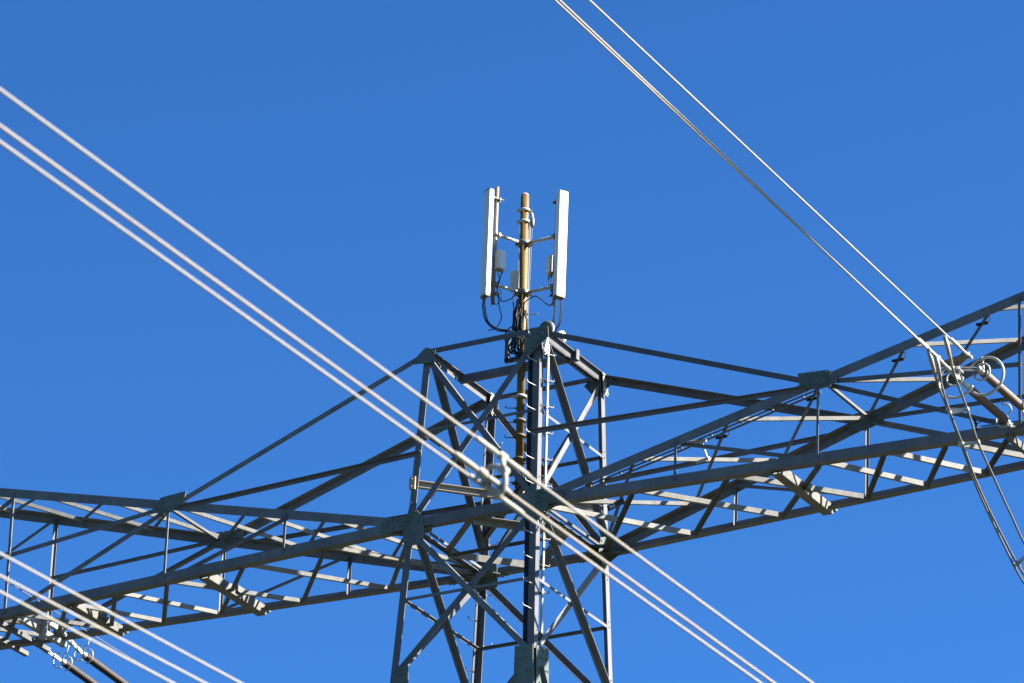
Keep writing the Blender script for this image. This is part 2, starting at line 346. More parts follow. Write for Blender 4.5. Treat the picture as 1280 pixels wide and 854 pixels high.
# ------------------------------------------------------------------ crossarms
XL = [1.25, 3.12, 4.92, 6.64, 7.82, 8.95, 10.1, 11.3, 12.5]
XU = [1.25, 3.14, 4.92, 6.64, 8.20, 9.76, 11.3, 12.5]
XH = [3.98, 6.6418, 10.3243]
XE = 12.6
def ay(x): return B0 - TP * (x - B0)
def NL(x, w): return V((x, w * ay(abs(x)), 0))                     # lower chord point, w=-1 near, +1 far
def NU(x, w): return V((x, w * ay(abs(x)), KS * (abs(x) - B0)))
for s in (-1, 1):
    bm = nb()
    wl = 0.175
    # near lower chord (corner outer-bottom), far lower chord
    angle(bm, NL(s * (B0 if s > 0 else B0), -1) + V((0, -0.085, -0.085)), NL(s * XE, -1) + V((0, -0.085, -0.085)), (0, 0, 1), (0, 1, 0), wl, wl, 0.016)
    angle(bm, NL(s * B0, 1) + V((0, 0.085, -0.085)), NL(s * XE, 1) + V((0, 0.085, -0.085)), (0, 0, 1), (0, -1, 0), 0.16, 0.16, 0.016)
    # across the body (half each)
    angle(bm, NL(s * 0.004, -1) + V((0, -0.085 - TP * B0 * 0, -0.085)), NL(s * B0, -1) + V((0, -0.085, -0.085)), (0, 0, 1), (0, 1, 0), wl, wl, 0.016) if False else None
    # upper chords (corner outer-top)
    angle(bm, NU(s * (B0 + 0.1), -1) + V((0, -0.08, 0.085)), NU(s * XE, -1) + V((0, -0.08, 0.085)), (0, 0, -1), (0, 1, 0), 0.17, 0.12, 0.016)
    angle(bm, NU(s * (B0 + 0.1), 1) + V((0, 0.08, 0.085)), NU(s * XE, 1) + V((0, 0.08, 0.085)), (0, 0, -1), (0, -1, 0), 0.17, 0.15, 0.016)
    arm = build('crossarm', bm, STEEL, pyl)
    tag(arm, 'braced arm on the %s of the body with four long chords' % ('right' if s > 0 else 'left'))
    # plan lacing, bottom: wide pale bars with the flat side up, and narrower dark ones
    # right arm: dark far_i - near_{i+1}, light near_i - far_{i+1}; left arm the other way round
    w0 = 1 if s > 0 else -1
    for i in range(len(XL) - 1):
        a, b = XL[i], XL[i + 1]
        # dark: (w0 side) i -> (-w0 side) i+1
        if s > 0: P, Q = NL(s * a, 1), NL(s * b, -1)
        else: P, Q = NL(s * a, -1), NL(s * b, 1)
        brace(P, Q, (0, 0, 1), 1, -1, 0.085, 0.06, m=STEEL, name='lacing_bar', parent=arm, off=-0.07, ends=(0.05, 0.05))
        if s > 0: P, Q = NL(s * a, -1), NL(s * b, 1)
        else: P, Q = NL(s * b, -1), NL(s * a, 1)
        # flat flange stands upright facing the sun side, other lies flat
        d = (Q - P).normalized(); nn = V((d.y, -d.x, 0)); nn = nn if nn.x > 0 else -nn
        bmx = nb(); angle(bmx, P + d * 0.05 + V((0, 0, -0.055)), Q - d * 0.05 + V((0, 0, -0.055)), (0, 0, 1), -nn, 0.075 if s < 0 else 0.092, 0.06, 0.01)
        build('lacing_bar', bmx, LITSTEEL, arm)  # the sunlit bars get the paler steel
    for i in range(len(XU) - 1):
        a, b = XU[i], XU[i + 1]
        up = V((-s * KS, 0, 1)).normalized()
        if s > 0: P, Q = NU(s * b, -1), NU(s * a, 1)
        else: P, Q = NU(s * a, -1), NU(s * b, 1)
        brace(P, Q, up, 1, -1, 0.06, 0.06, m=STEEL, name='lacing_bar', parent=arm, off=0.03, ends=(-0.03, 0.05))
        if s > 0: P, Q = NU(s * a, -1), NU(s * b, 1)
        else: P, Q = NU(s * b, -1), NU(s * a, 1)
        d = (Q - P).normalized(); nn = V((d.y, -d.x, 0)); nn = nn if nn.x > 0 else -nn
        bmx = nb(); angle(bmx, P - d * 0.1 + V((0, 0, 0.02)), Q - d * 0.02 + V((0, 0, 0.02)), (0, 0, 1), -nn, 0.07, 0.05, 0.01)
        build('lacing_bar', bmx, LITSTEEL, arm)
    # hangers
    for j, x in enumerate(XH):
        for wv in (-1, 1):
            P, Q = NU(s * x, wv), NL(s * x, wv)
            bmx = nb(); wdt = 0.075 if j < 2 else 0.085
            angle(bmx, P + V((-0.03, wv * 0.105 if wv < 0 else 0.06, 0.02)), Q + V((-0.03, wv * 0.105 if wv < 0 else 0.06, -0.02)), (1, 0, 0), (0, 1, 0) if wv < 0 else (0, -1, 0), wdt * 0.6, wdt, 0.009)
            build('hanger', bmx, STEEL, arm)
        for wv in (-1, 1):
            n = V((0, wv, 0))
            if j == 0:     # top of hanger 1 -> foot of hanger 2
                brace(NU(s * XH[0], wv), NL(s * XH[1], wv), n, wv * s, -1, 0.06, 0.05, name='brace', parent=arm, off=-0.02, ends=(0.02, 0.1))
            if j == 1:     # head of hanger 2 -> foot and middle of hanger 3
                brace(NU(s * XH[1], wv), NL(s * XH[2], wv), n, wv * s, -1, 0.08 if wv < 0 else 0.11, 0.03 if wv < 0 else 0.10, name='brace', parent=arm, off=0.0, ends=(0.2, 0.15))
                mid = NL(s * XH[2], wv) + V((0, 0, 1.17))
                brace(NU(s * XH[1], wv), mid, n, -wv * s, -1, 0.085 if wv < 0 else 0.07, 0.09 if wv < 0 else 0.03, name='brace', parent=arm, off=0.04 if wv < 0 else -0.03, ends=(0.2, 0.0))
            if j == 2:
                brace(NU(s * XH[2], wv), NL(s * 12.5, wv) + V((0, 0, 1.2)), n, wv * s, -1, 0.06, 0.05, name='brace', parent=arm, off=0.0, ends=(0.1, 0.1))
    # cross bar between near and far upper chord at hanger 2
    P, Q = NU(s * 6.72, -1), NU(s * 6.72, 1)
    bmx = nb(); angle(bmx, P + V((0, 0, -0.02)), Q + V((0, 0, -0.02)), (0, 0, 1), (-1, 0, 0), 0.05, 0.06, 0.009); build('cross_bar', bmx, STEEL, arm)
    # gussets at hanger 2
    nn = V((0, -1, 0))
    bmx = nb(); plate(bmx, [V((s * a, -ay(a) - 0.105, z)) for a, z in ((6.26, 1.62), (6.82, 1.60), (7.00, 1.46), (6.98, 1.34), (6.80, 1.28), (6.62, 1.26), (6.30, 1.36))], nn, 0.014, 2); build('gusset_plate', bmx, PLATE, arm)
    bmx = nb(); plate(bmx, [V((s * a, ay(a) - 0.01, z)) for a, z in ((6.22, 1.56), (6.45, 1.60), (6.85, 1.60), (7.02, 1.50), (6.98, 1.33), (6.60, 1.24), (6.30, 1.30))], nn, 0.014, 2); build('gusset_plate', bmx, PLATE, arm)
    # plates where the arm chords meet the body
    bmx = nb(); plate(bmx, [V((s * a, -ay(a) - 0.105, z)) for a, z in ((1.30, 0.16), (1.62, 0.17), (1.85, 0.10), (1.85, -0.10), (1.30, -0.10))], nn, 0.014, 2); build('gusset_plate', bmx, PLATE, arm)
    bmx = nb(); plate(bmx, [V((s * a, -0.95 + 0.0 * a if False else y, -0.105)) for a, y in ((0.80, -1.30), (1.75, -1.27), (1.45, -1.10), (0.95, -1.08))], (0, 0, -1), 0.014, 2); build('gusset_plate', bmx, PLATE, arm)
    bmx = nb(); plate(bmx, [V((s * a, y, -0.105)) for a, y in ((0.72, 1.30), (1.95, 1.26), (1.55, 1.06), (0.90, 1.04))], (0, 0, -1), 0.014, 2); build('gusset_plate', bmx, PLATE, arm)
    # ties from the body to the head of hanger 2
    for wv, ca, cb in ((-1, 'A', 'B'), (1, 'D', 'C')):
        c = ca if s < 0 else cb
        n = V((0, wv, 0))
        top = node(c, H1 - 0.02) + V((0, wv * 0.07, 0.0)); midp = node(c, 1.37) + V((0, wv * 0.06, 0))
        end = NU(s * 6.5, wv) + V((0, wv * 0.06, 0.06))
        bmx = nb(); ax = (end - top).normalized()
        if wv < 0: angle(bmx, top + ax * 0.15 + V((0, 0, 0.04)), end + V((0, 0, 0.04)), (0, 0, -1), (0, 1, 0), 0.10, 0.09, 0.011)
        else: angle(bmx, top + ax * 0.1 + V((0, 0, 0.08)), end + V((0, 0, 0.08)), (0, 0, -1), (0, -1, 0), 0.14, 0.13, 0.011)
        build('tie_bar', bmx, STEEL, arm)
        end2 = NU(s * 6.42, wv) + V((0, wv * 0.08, -0.04))
        bmx = nb(); angle(bmx, midp + V((-s * 0.08, 0, 0.03)), end2 + V((0, 0, 0.03)), (0, 0, -1), (0, -1 if wv < 0 else -1, 0), 0.08, 0.07 if wv < 0 else 0.05, 0.011)
        build('tie_bar', bmx, STEEL, arm)
    # boxy channel slung between the lower chords
    for xc in ((5.82,) if s > 0 else (5.82, 8.82)):
        P, Q = V((s * xc, -ay(xc) + 0.02, -0.055)), V((s * xc, ay(xc) + 0.12, -0.055))
        bmx = nb(); box(bmx, P + V((0.09, 0, 0)), Q + V((0.09, 0, 0)), (1, 0, 0), (0, 0, 1), 0.012, 0.16)
        box(bmx, P + V((0.0, 0, -0.085)), Q + V((0.0, 0, -0.085)), (1, 0, 0), (0, 0, 1), 0.19, 0.012)
        box(bmx, P + V((-0.09, 0, 0)), Q + V((-0.09, 0, 0)), (1, 0, 0), (0, 0, 1), 0.012, 0.16)
        box(bmx, V((s * xc + 0.12, 0.0, -0.01)), V((s * xc + 0.12, 0.22, -0.01)), (1, 0, 0), (0, 0, 1), 0.05, 0.12)
        box(bmx, Q + V((0.1, 0.0, 0.02)), Q + V((0.1, 0.07, 0.02)), (1, 0, 0), (0, 0, 1), 0.08, 0.09)
        build('channel_beam', bmx, CHAN, arm)
# short bars across the body joining both arms' lower chords
for wv in (-1, 1):
    bm = nb(); y = wv * (B0 + 0.088)
    angle(bm, (-B0, y, -0.087), (B0, y, -0.087), (0, 0, 1), (0, -wv, 0), 0.175, 0.16, 0.016); build('body_chord', bm, STEEL, pyl)
ARM_L = [o for o in pyl.children if o.name.startswith('crossarm')][0]
ARM_R = [o for o in pyl.children if o.name.startswith('crossarm')][1]
# outer left end: crossing beams and anchor brackets below the chords
for xc in (-10.45, -10.95):
    bm = nb(); channel(bm, (xc, -ay(10.7) - 0.1, -0.14), (xc, ay(10.7) + 0.35, -0.12), (0, 0, 1), (-1, 0, 0), 0.085, 0.09); build('anchor_beam', bm, STEEL, ARM_L)
bm = nb(); channel(bm, (-9.95, -0.70, -0.16), (-9.95, 0.78, -0.16), (0, 0, 1), (-1, 0, 0), 0.10, 0.10)
box(bm, (-9.93, -0.1, -0.16), (-9.93, 0.02, -0.16), (1, 0, 0), (0, 0, 1), 0.1, 0.36)
channel(bm, (-9.90, -0.1, 0.04), (-9.90, 0.65, 0.04), (0, 0, 1), (-1, 0, 0), 0.09, 0.09); build('anchor_beam', bm, LITSTEEL, ARM_L)
bm = nb(); channel(bm, (-10.7, -0.62, -0.02), (-9.95, -0.1, -0.02), (0, 0, 1), (0, 1, 0), 0.10, 0.08); build('anchor_beam', bm, GALV, ARM_L)
bm = nb(); channel(bm, (-11.3, 0.2, -0.16), (-10.0, 0.45, -0.16), (0, 0, 1), (0, 1, 0), 0.07, 0.06); build('anchor_beam', bm, STEEL, ARM_L)
for xc in (10.15, 10.5):
    bm = nb(); channel(bm, (xc, -ay(10.2) - 0.12, -0.14), (xc, ay(10.2) + 0.2, -0.14), (0, 0, 1), (-1, 0, 0), 0.12, 0.08); build('anchor_beam', bm, STEEL, ARM_R)
# small cleats on the dark lacing of the right arm, and its catwalk cable rail along the near upper chord
for xa, f in ((4.92, 0.32), (6.64, 0.35), (8.20, 0.30), (9.76, 0.3)):
    i = XU.index(xa); P, Q = NU(xa, -1), NU(XU[i - 1], 1); q = P.lerp(Q, f * 0.55)
    bm = nb(); box(bm, q + V((-0.13, 0, 0.0)), q + V((0.10, 0, 0.0)), (0, 1, 0), (0, 0, 1), 0.05, 0.035)
    tube(bm, curve([q + V((0.10, 0, 0)), q + V((0.13, 0, 0.06)), q + V((0.08, 0, 0.16))], 3), 0.008, 5); build('cleat', bm, BLACK, ARM_R)
for dz, yy in ((-0.155, -0.02), (-0.20, 0.03)):
    pass
bm = nb()
a, b = NU(1.35, -1) + V((0, 0.16, 0.0)), NU(6.5, -1) + V((0, 0.16, 0.0))
tube(bm, [a, b], 0.017, 6); tube(bm, [a + V((0, 0.12, 0.0)), b + V((0, 0.12, 0.0))], 0.02, 6)
for i in range(9):
    q = a.lerp(b, (i + 0.5) / 9); box(bm, q + V((0, -0.02, 0)), q + V((0, 0.06, 0)), (1, 0, 0), (0, 0, 1), 0.03, 0.03)
tag(build('guard_rail', bm, STEEL, ARM_R), 'pair of thin rods running along under the near upper chord')
# little bent bracket on the right arm near the short hanger
bm = nb(); q = NU(4.15, -1) + V((0, 0.15, 0)); e = V((4.35, 0.05, 0.62))
tube(bm, [q + V((-0.05, 0, 0)), q + V((0.28, 0, -0.02))], 0.03, 6); tube(bm, curve([q + V((0.2, 0, 0)), q + V((0.22, 0.02, -0.12)), q + V((0.29, 0.05, -0.34))], 3), 0.018, 6)
tube(bm, [q + V((0.05, 0.1, -0.36)), q + V((0.32, 0.05, -0.34))], 0.03, 6); build('cleat', bm, GALV, ARM_R)

# number plate on the right arm near the body
sg = empty('number_sign', (2.67, -0.9, -0.2), 'small tilted black sign with a white mark, under the right arm near the body', 'sign')
bm = nb(); c0 = V((2.67, -0.9, -0.155)); e1 = V((0.88, 0, 0.27)).normalized(); e2 = V((-0.27, 0.0, 0.88)).normalized(); nn = e1.cross(e2)
extr(bm, [(-0.17, -0.055), (0.17, -0.055), (0.17, 0.055), (-0.17, 0.055)], c0, c0 + nn * 0.006, e1, e2); build('panel', bm, SIGNB, sg)
bm = nb(); n_ = -nn if nn.y > 0 else nn; zz = [(-0.10, -0.03), (-0.10, 0.03), (-0.03, -0.03), (-0.03, 0.03)]
base = c0 + (nn * 0.006 if nn.y < 0 else V((0, 0, 0)))
for p, q in zip(zz, zz[1:]):
    P = base + e1 * p[0] + e2 * p[1] + n_ * 0.004; Q = base + e1 * q[0] + e2 * q[1] + n_ * 0.004
    box(bm, P, Q, (Q - P).cross(n_), n_, 0.014, 0.003)
build('lettering', bm, SIGNW, sg)
bm = nb(); tube(bm, [c0 + e1 * 0.16, c0 + e1 * 0.2 + V((0, 0.05, 0.02))], 0.01, 6); build('clamp', bm, GALV, sg)

# ------------------------------------------------------------------ antenna mast
MX = 0.125
mast = empty('antenna_mast', (MX, 0, 0.80), 'ochre tubular mast rising from inside the pylon above its top', 'antenna mast')
bm = nb(); tube(bm, [(0.18, 0, 0.86), (0.08, 0, 6.76)], 0.075, 24); pole = build('pole', bm, OCHRE, mast)
bm = nb(); tube(bm, [(0.20, 0, 0.70), (0.20, 0, 0.90)], [0.16, 0.105], 12); tube(bm, [(0.08, 0, 6.755), (0.08, 0, 6.79)], [0.077, 0.06], 16); build('pole_foot', bm, RUST, mast)
def mx(z): return 0.18 + (0.08 - 0.18) * (z - 0.86) / 5.9
def clamp(z, parent=mast, r=0.105, m=GALV, ear=0.17, x=None, y=0.0, h=0.05):
    x = mx(z) if x is None else x
    bm = nb(); tube(bm, [(x, y, z - h / 2), (x, y, z + h / 2)], r, 16)
    e = V((0.87, 0.49, 0))
    for sgn in (-1, 1): box(bm, V((x, y, z)) + e * sgn * r * 0.8, V((x, y, z)) + e * sgn * ear, (0, 0, 1), e.cross(V((0, 0, 1))), h * 0.8, 0.05)
    return build('clamp', bm, m, parent)
for z in (6.45, 6.22): clamp(z, r=0.10, ear=0.14)
for z in (5.78, 4.78): clamp(z, r=0.12, ear=0.16, m=JUMP, h=0.09)
clamp(2.72, r=0.11); clamp(2.25, r=0.1, m=STEEL, ear=0.13)
for z in (1.95, 1.5, 1.03): clamp(z, r=0.1, m=OCHRE, ear=0.13)
for i, z in enumerate((2.22, 1.92, 1.5, 1.05, 2.5, 4.45)):
    for sgn in (-1, 1):
        if (i + (sgn > 0)) % 3 == 2: continue
        e = V((0.87, 0.49, 0)) * sgn
        step_bolt(V((mx(z), 0, z - (0.0 if sgn < 0 else 0.08))) + e * 0.08, e, (0, 0, 0.9 if sgn < 0 else 0.7), mast, BLACK if sgn < 0 else PALE, 0.18)
AL, AR, AB = R(-116), R(-2), R(118)
def dv(a): return V((math.cos(a), math.sin(a), 0))
LP = V((mx(5.2), 0, 0)) + dv(AL) * 0.64; RP = V((mx(5.2), 0, 0)) + dv(AR) * 0.68; BP = V((mx(5.2) - 0.02, 0, 0)) + dv(AB) * 0.34
for tgt in (LP, RP, BP):
    for z in (5.78, 4.78):
        c0 = V((mx(z), 0, z)); e = V((tgt.x, tgt.y, z)); d = (e - c0).normalized()
        bm = nb(); tube(bm, [c0 + d * 0.06, e - d * 0.03], 0.03, 10); tube(bm, [e - d * 0.09, e - d * 0.03], 0.055, 8); build('support_arm', bm, GALV, mast)
# side poles (carry the panels) with their clamps
for p, z0, z1, mt in ((LP, 4.38, 6.73, PALE), (RP, 4.40, 6.58, PALE), (BP, 4.15, 6.30, GALV)):
    bm = nb(); tube(bm, [(p.x, p.y, z0), (p.x, p.y, z1)], 0.034, 12); build('side_pole', bm, mt, mast)
    for z in (5.78, 4.78): clamp(z, r=0.05, m=JUMP, ear=0.07, x=p.x, y=p.y, h=0.09)

def panel_antenna(p, face, z0, z1, label, dist=0.12):
    o = empty('panel_antenna', (p.x, p.y, z0), label, 'panel antenna', 'panel antennas on the mast')
    n = dv(face); t = V((-n.y, n.x, 0)); w, d = 0.20, 0.11; c = p + n * (dist + d / 2)
    prof = []
    for a, b in ((-w / 2, -d / 2), (w / 2, -d / 2)): prof.append((a, b))
    for a, b in ((w / 2, d * 0.30), (w * 0.42, d * 0.44), (w * 0.2, d / 2), (-w * 0.2, d / 2), (-w * 0.42, d * 0.44), (-w / 2, d * 0.30)): prof.append((a, b))
    bm = nb(); extr(bm, prof, V((c.x, c.y, z0 + 0.03)), V((c.x, c.y, z1 - 0.03)), t, n); body = build('radome', bm, WHITE, o)
    bm = nb(); pr = [(a * 0.99, b * 0.99) for a, b in prof]
    extr(bm, pr, V((c.x, c.y, z0)), V((c.x, c.y, z0 + 0.03)), t, n); build('end_cap', bm, CAP, o)
    bm = nb(); extr(bm, pr, V((c.x, c.y, z1 - 0.03)), V((c.x, c.y, z1)), t, n); build('end_cap', bm, CAP if label.startswith('left') else WHITE, o)
    bm = nb(); q = V((c.x, c.y, z0 + 0.22)) + t * (w / 2 + 0.001); extr(bm, [(-0.03, -0.045), (0.03, -0.045), (0.03, 0.045), (-0.03, 0.045)], q, q + t * 0.002, n, V((0, 0, 1))); build('rating_plate', bm, GREYBOX, o)
    for z in (z0 + 0.12, z1 - 0.14):
        bm = nb(); box(bm, V((p.x, p.y, z)) + n * 0.02, V((p.x, p.y, z)) + n * (dist + 0.002), t, (0, 0, 1), 0.08, 0.05)
        for sg_ in (-1, 1): tube(bm, [V((p.x, p.y, z)) + t * 0.05 * sg_ + n * 0.06, V((p.x, p.y, z)) + t * 0.05 * sg_ - n * 0.12], 0.009, 6)
        box(bm, V((p.x, p.y, z)) - n * 0.03, V((p.x, p.y, z)) - n * 0.055, t, (0, 0, 1), 0.13, 0.05); build('bracket', bm, JUMP, o)
    for k in range(4):
        q = V((c.x, c.y, z0)) + t * (-0.06 + 0.04 * k); bm = nb(); tube(bm, [q, q - V((0, 0, 0.05))], 0.014, 8); build('connector', bm, PALE, o)
    return c, t, n
cL, tL, nL = panel_antenna(LP, R(-120), 4.48, 6.62, 'left white panel antenna, seen edge-on with a grey shaded face, beside a thin ochre pole')
cR, tR, nR = panel_antenna(RP, R(-30), 4.49, 6.61, 'right white panel antenna, broad bright face in full sun')
cB, tB, nB = panel_antenna(BP, R(118), 4.22, 6.33, 'rear white panel antenna, mostly hidden behind the ochre mast', 0.04)

def radio_unit(c, face, w, d, h, label, mt):
    o = empty('radio_unit', (c.x, c.y, c.z), label, 'radio unit', 'radio boxes beside the mast')
    n = dv(face); t = V((-n.y, n.x, 0))
    bm = nb(); P, Q = V((c.x, c.y, c.z)), V((c.x, c.y, c.z + h))
    extr(bm, [(-w / 2, -d / 2), (w / 2, -d / 2), (w / 2, d * 0.35), (w * 0.42, d / 2), (-w * 0.42, d / 2), (-w / 2, d * 0.35)], P, Q, t, n); build('housing', bm, mt, o)
    bm = nb()
    for k in range(7):
        zz = c.z + h * (0.08 + 0.12 * k); q = V((c.x, c.y, zz)) - n * d / 2
        box(bm, q, q - n * 0.07, t, (0, 0, 1), w * 0.9, 0.012)
    build('cooling_fins', bm, JUMP, o)
    bm = nb(); box(bm, P - n * (d / 2 + 0.0) + V((0, 0, h * 0.5)), P - n * (d / 2 + 0.1) + V((0, 0, h * 0.5)), t, (0, 0, 1), 0.09, 0.14); build('bracket', bm, JUMP, o)
    bm = nb()
    for k in range(4):
        q = P + t * (-w * 0.35 + w * 0.23 * k); tube(bm, [q, q - V((0, 0, 0.05))], 0.013, 8)
    build('connectors', bm, CAP, o)
    return P, t, n
r1 = radio_unit(V((LP.x + 0.10, LP.y + 0.04, 5.07)), R(-22), 0.17, 0.15, 0.36, 'small white radio box on the ochre side pole of the left antenna', WHITE)
r2 = radio_unit(V((RP.x - 0.10, RP.y + 0.02, 5.06)), R(-130), 0.20, 0.13, 0.33, 'small grey radio box tucked behind the right antenna', GREYBOX)
r3 = radio_unit(V((-0.13, 0.12, 4.96)), R(-75), 0.19, 0.08, 0.36, 'flat white box between the mast and the left support arm', WHITE)

# lamp-like little antenna on a bracket near the top of the mast with a hanging wire
ga = empty('small_antenna', (0.30, 0.08, 6.1), 'tiny pale antenna hung from a curved bracket on the right side of the mast top', 'antenna')
bm = nb(); tube(bm, curve([(0.12, 0.03, 6.45), (0.17, 0.05, 6.42), (0.215, 0.06, 6.38), (0.225, 0.06, 6.30)], 4), 0.016, 8); build('bracket', bm, WHITE, ga)
bm = nb(); tube(bm, [(0.225, 0.06, 6.31), (0.225, 0.06, 6.16), (0.225, 0.06, 6.11)], [0.028, 0.034, 0.02], 10); build('body', bm, PALE, ga)
bm = nb(); tube(bm, curve([(0.225, 0.06, 6.12), (0.22, 0.05, 5.2), (0.23, 0.02, 4.2), (0.28, 0.0, 3.3), (0.30, 0, 2.2), (0.31, 0, 1.2)], 5), 0.0035, 5)
tag(build('hanging_wire', bm, OLDCOND), 'thin pale wire hanging straight down beside the ochre mast', 'wire')

# bracket of square tube around the mast below its arms
bm = nb(); box(bm, (-0.17, 0, 3.98), (-0.17, 0, 3.46), (1, 0, 0), (0, 1, 0), 0.07, 0.07)
box(bm, (-0.205, 0.0, 3.49), (0.95, 0.0, 3.49), (0, 1, 0), (0, 0, 1), 0.07, 0.07)
box(bm, (-0.17, 0, 3.98), (0.05, 0, 3.98), (0, 1, 0), (0, 0, 1), 0.07, 0.07); build('outrigger', bm, STEEL, mast)
bm = nb(); box(bm, (1.29, 0, 3.24), (1.29, 0, 3.44), (1, 0, 0), (0, 1, 0), 0.025, 0.11); tube(bm, [(0.86, -0.04, 3.22), (0.86, -0.04, 3.16)], 0.03, 8); build('end_plate', bm, STEEL, mast)

# round dishes by the top of the near leg
def dish(c, face, r, depth, label, m1, m2):
    n = dv(face) if not isinstance(face, Vector) else face; c = V(c)
    o = empty('round_dish', c - V((0, 0, r)), label, 'dish antenna', 'small round dishes at the pylon top')
    bm = nb(); tube(bm, [c, c + n * depth], r, 28); build('drum', bm, m1, o)
    bm = nb(); tube(bm, [c + n * depth, c + n * (depth + 0.012), c + n * (depth + 0.03)], [r * 0.97, r * 0.93, r * 0.6], 28); build('radome', bm, m2, o)
    bm = nb(); tube(bm, [c - n * 0.0, c - n * 0.06], [r * 0.9, r * 0.35], 20); tube(bm, [c - n * 0.05, c - n * 0.16 + V((0, 0, -0.06))], 0.025, 8); build('mount', bm, STEEL, o)
dish((1.30, -1.13, 3.37), R(-92), 0.155, 0.05, 'greenish grey round disc standing above the plate at the top of the near leg', GALV, PLATE)
dish((0.77, 0.2, 3.86), R(5), 0.11, 0.1, 'little white round dish peeping out behind the top of the near leg', WHITE, WHITE)
bm = nb(); tube(bm, [(0.77, 0.1, 3.50), (0.75, 0.18, 3.85)], 0.025, 8); tube(bm, curve([(0.80, 0.16, 3.8), (0.9, 0.1, 3.7), (0.93, 0.05, 3.55), (0.85, 0, 3.5)], 4), 0.012, 6)
tag(build('dish_stalk', bm, STEEL, mast), 'thin stalk that holds the little white dish')

# antenna cables
def cable(pts, r, label, group='black antenna cables', k=6, m=BLACK, name='antenna_cable'):
    bm = nb(); tube(bm, curve(pts, k), r, 7); o = build(name, bm, m); tag(o, label, 'cable', group); return o
def multi(paths, r, label, group='black antenna cables', name='antenna_cable', m=BLACK):
    bm = nb()
    for pts in paths: tube(bm, curve(pts, 6), r, 7)
    o = build(name, bm, m); tag(o, label, 'cable', group); return o
b0 = V((cL.x, cL.y, 4.43))
for k in range(3):
    q = b0 + tL * (-0.05 + 0.045 * k)
    cable([q, q + V((0.0, 0, -0.18)), q + V((0.06, 0.04, -0.42 - 0.02 * k)), q + V((0.25, 0.1, -0.60)), q + V((0.45, 0.2, -0.64)), q + V((0.62, 0.4, -0.78)), (0.02 + 0.02 * k, -0.03, 3.72)], 0.0095,
          ('outermost', 'middle', 'innermost')[k] + ' of three black cables looping from the left antenna foot to the mast')
q = r1[0] + V((0, 0, -0.05))
cable([q + V((-0.05, 0, 0)), q + V((0.0, 0, -0.15)), q + V((-0.04, 0.0, -0.35)), q + V((0.03, 0, -0.75)), q + V((0.07, 0, -0.92)), q + V((-0.03, 0, -1.1)), q + V((-0.2, 0, -1.12))], 0.0095, 'black cable hanging in a long curve from the left radio box')
cable([q + V((0.05, 0, 0)), q + V((0.0, 0, -0.14)), q + V((-0.05, 0, -0.3)), q + V((0.02, 0.05, -0.55)), q + V((0.12, 0.2, -0.48)), q + V((0.16, 0.38, -0.28))], 0.010, 'black cable crossing from the left radio box back to its support arm')
cable([b0 + V((0.08, 0.05, 0.1)), b0 + V((0.15, 0.05, -0.05)), b0 + V((0.22, 0.08, -0.1)), b0 + V((0.3, 0.1, 0.05)), b0 + V((0.25, 0.1, 0.2))], 0.008, 'thin black loop under the left antenna pole')
b1 = V((cR.x, cR.y, 4.44))
for k in range(4):
    q = b1 + tR * (-0.09, -0.07, 0.04, 0.065)[k]
    cable([q, q + V((0, 0, -0.2)), q + V((-0.02, 0, -0.42)), q + V((-0.12, 0.0, -0.58)), (0.83 - 0.01 * k, -0.02, 3.86 + 0.02 * k), (0.80, 0.0, 3.6)], 0.0095,
          ('leftmost', 'second', 'third', 'rightmost')[k] + ' of the four black cables hanging in a bow under the right antenna')
q = r2[0] + V((0, 0, -0.05))
for k in range(2):
    cable([q + V((-0.05 + 0.07 * k, 0, 0)), q + V((-0.03 + 0.04 * k, 0, -0.2)), q + V((0.03 + 0.02 * k, 0, -0.32)), q + V((0.10, 0, -0.5)), q + V((0.11, 0, -0.8)), q + V((0.12, 0, -1.12)), q + V((0.18, 0, -1.2))], 0.010,
          ('left', 'right')[k] + ' black cable dropping from the grey radio box behind the right antenna')
cable([(RP.x, RP.y, 4.5), (RP.x - 0.1, RP.y, 4.42), (RP.x - 0.3, 0, 4.60), (0.35, 0, 4.68), (0.15, -0.03, 4.55), (0.12, -0.08, 4.3), (0.1, -0.09, 3.8)], 0.011, 'black cable sagging under the right lower support arm')
cable([(-0.13, 0.08, 4.93), (-0.12, 0.06, 4.7), (-0.06, 0.0, 4.5), (0.0, -0.02, 4.3), (0.03, -0.04, 3.8)], 0.011, 'black cable from the flat white box into the mast bundle')
# tangled bundle round the mast and on to the near leg, then down inside it
paths = []
for k in range(9):
    a = random.uniform(-2.6, -0.3); r0 = random.uniform(0.09, 0.14)
    p0 = V((mx(4.5) + math.cos(a) * r0, math.sin(a) * r0, 4.7 - 0.05 * k)); zs = [4.4, 4.1, 3.85, 3.6]
    pts = [p0] + [V((mx(z) + math.cos(a + random.uniform(-.5, .5)) * (r0 + random.uniform(0, .06)), math.sin(a) * (r0 + random.uniform(0, .05)), z)) for z in zs]
    h = halfw(3.0)
    pts += [V((0.2 + 0.03 * k, -0.15, 3.42 + 0.012 * k)), V((0.65, -0.55, 3.30 - 0.02 * k)), V((1.0, -0.95, 3.2))]
    paths.append(pts)
multi(paths, 0.014, 'tangle of black cables wrapped round the mast and led across to the near leg', name='cable_tangle')
loops = []
for k in range(7):
    cx, cz = 0.08 + random.uniform(-.09, .12), random.uniform(3.5, 3.95); rr = random.uniform(.07, .15)
    loops.append([V((cx + rr * math.cos(t_), -0.12 - 0.01 * k, cz + rr * 1.25 * math.sin(t_))) for t_ in [i * 0.9 for i in range(7)]])
multi(loops, 0.012, 'spare loops of black cable tied up against the mast at the pylon top', name='cable_tangle')
bm = nb()
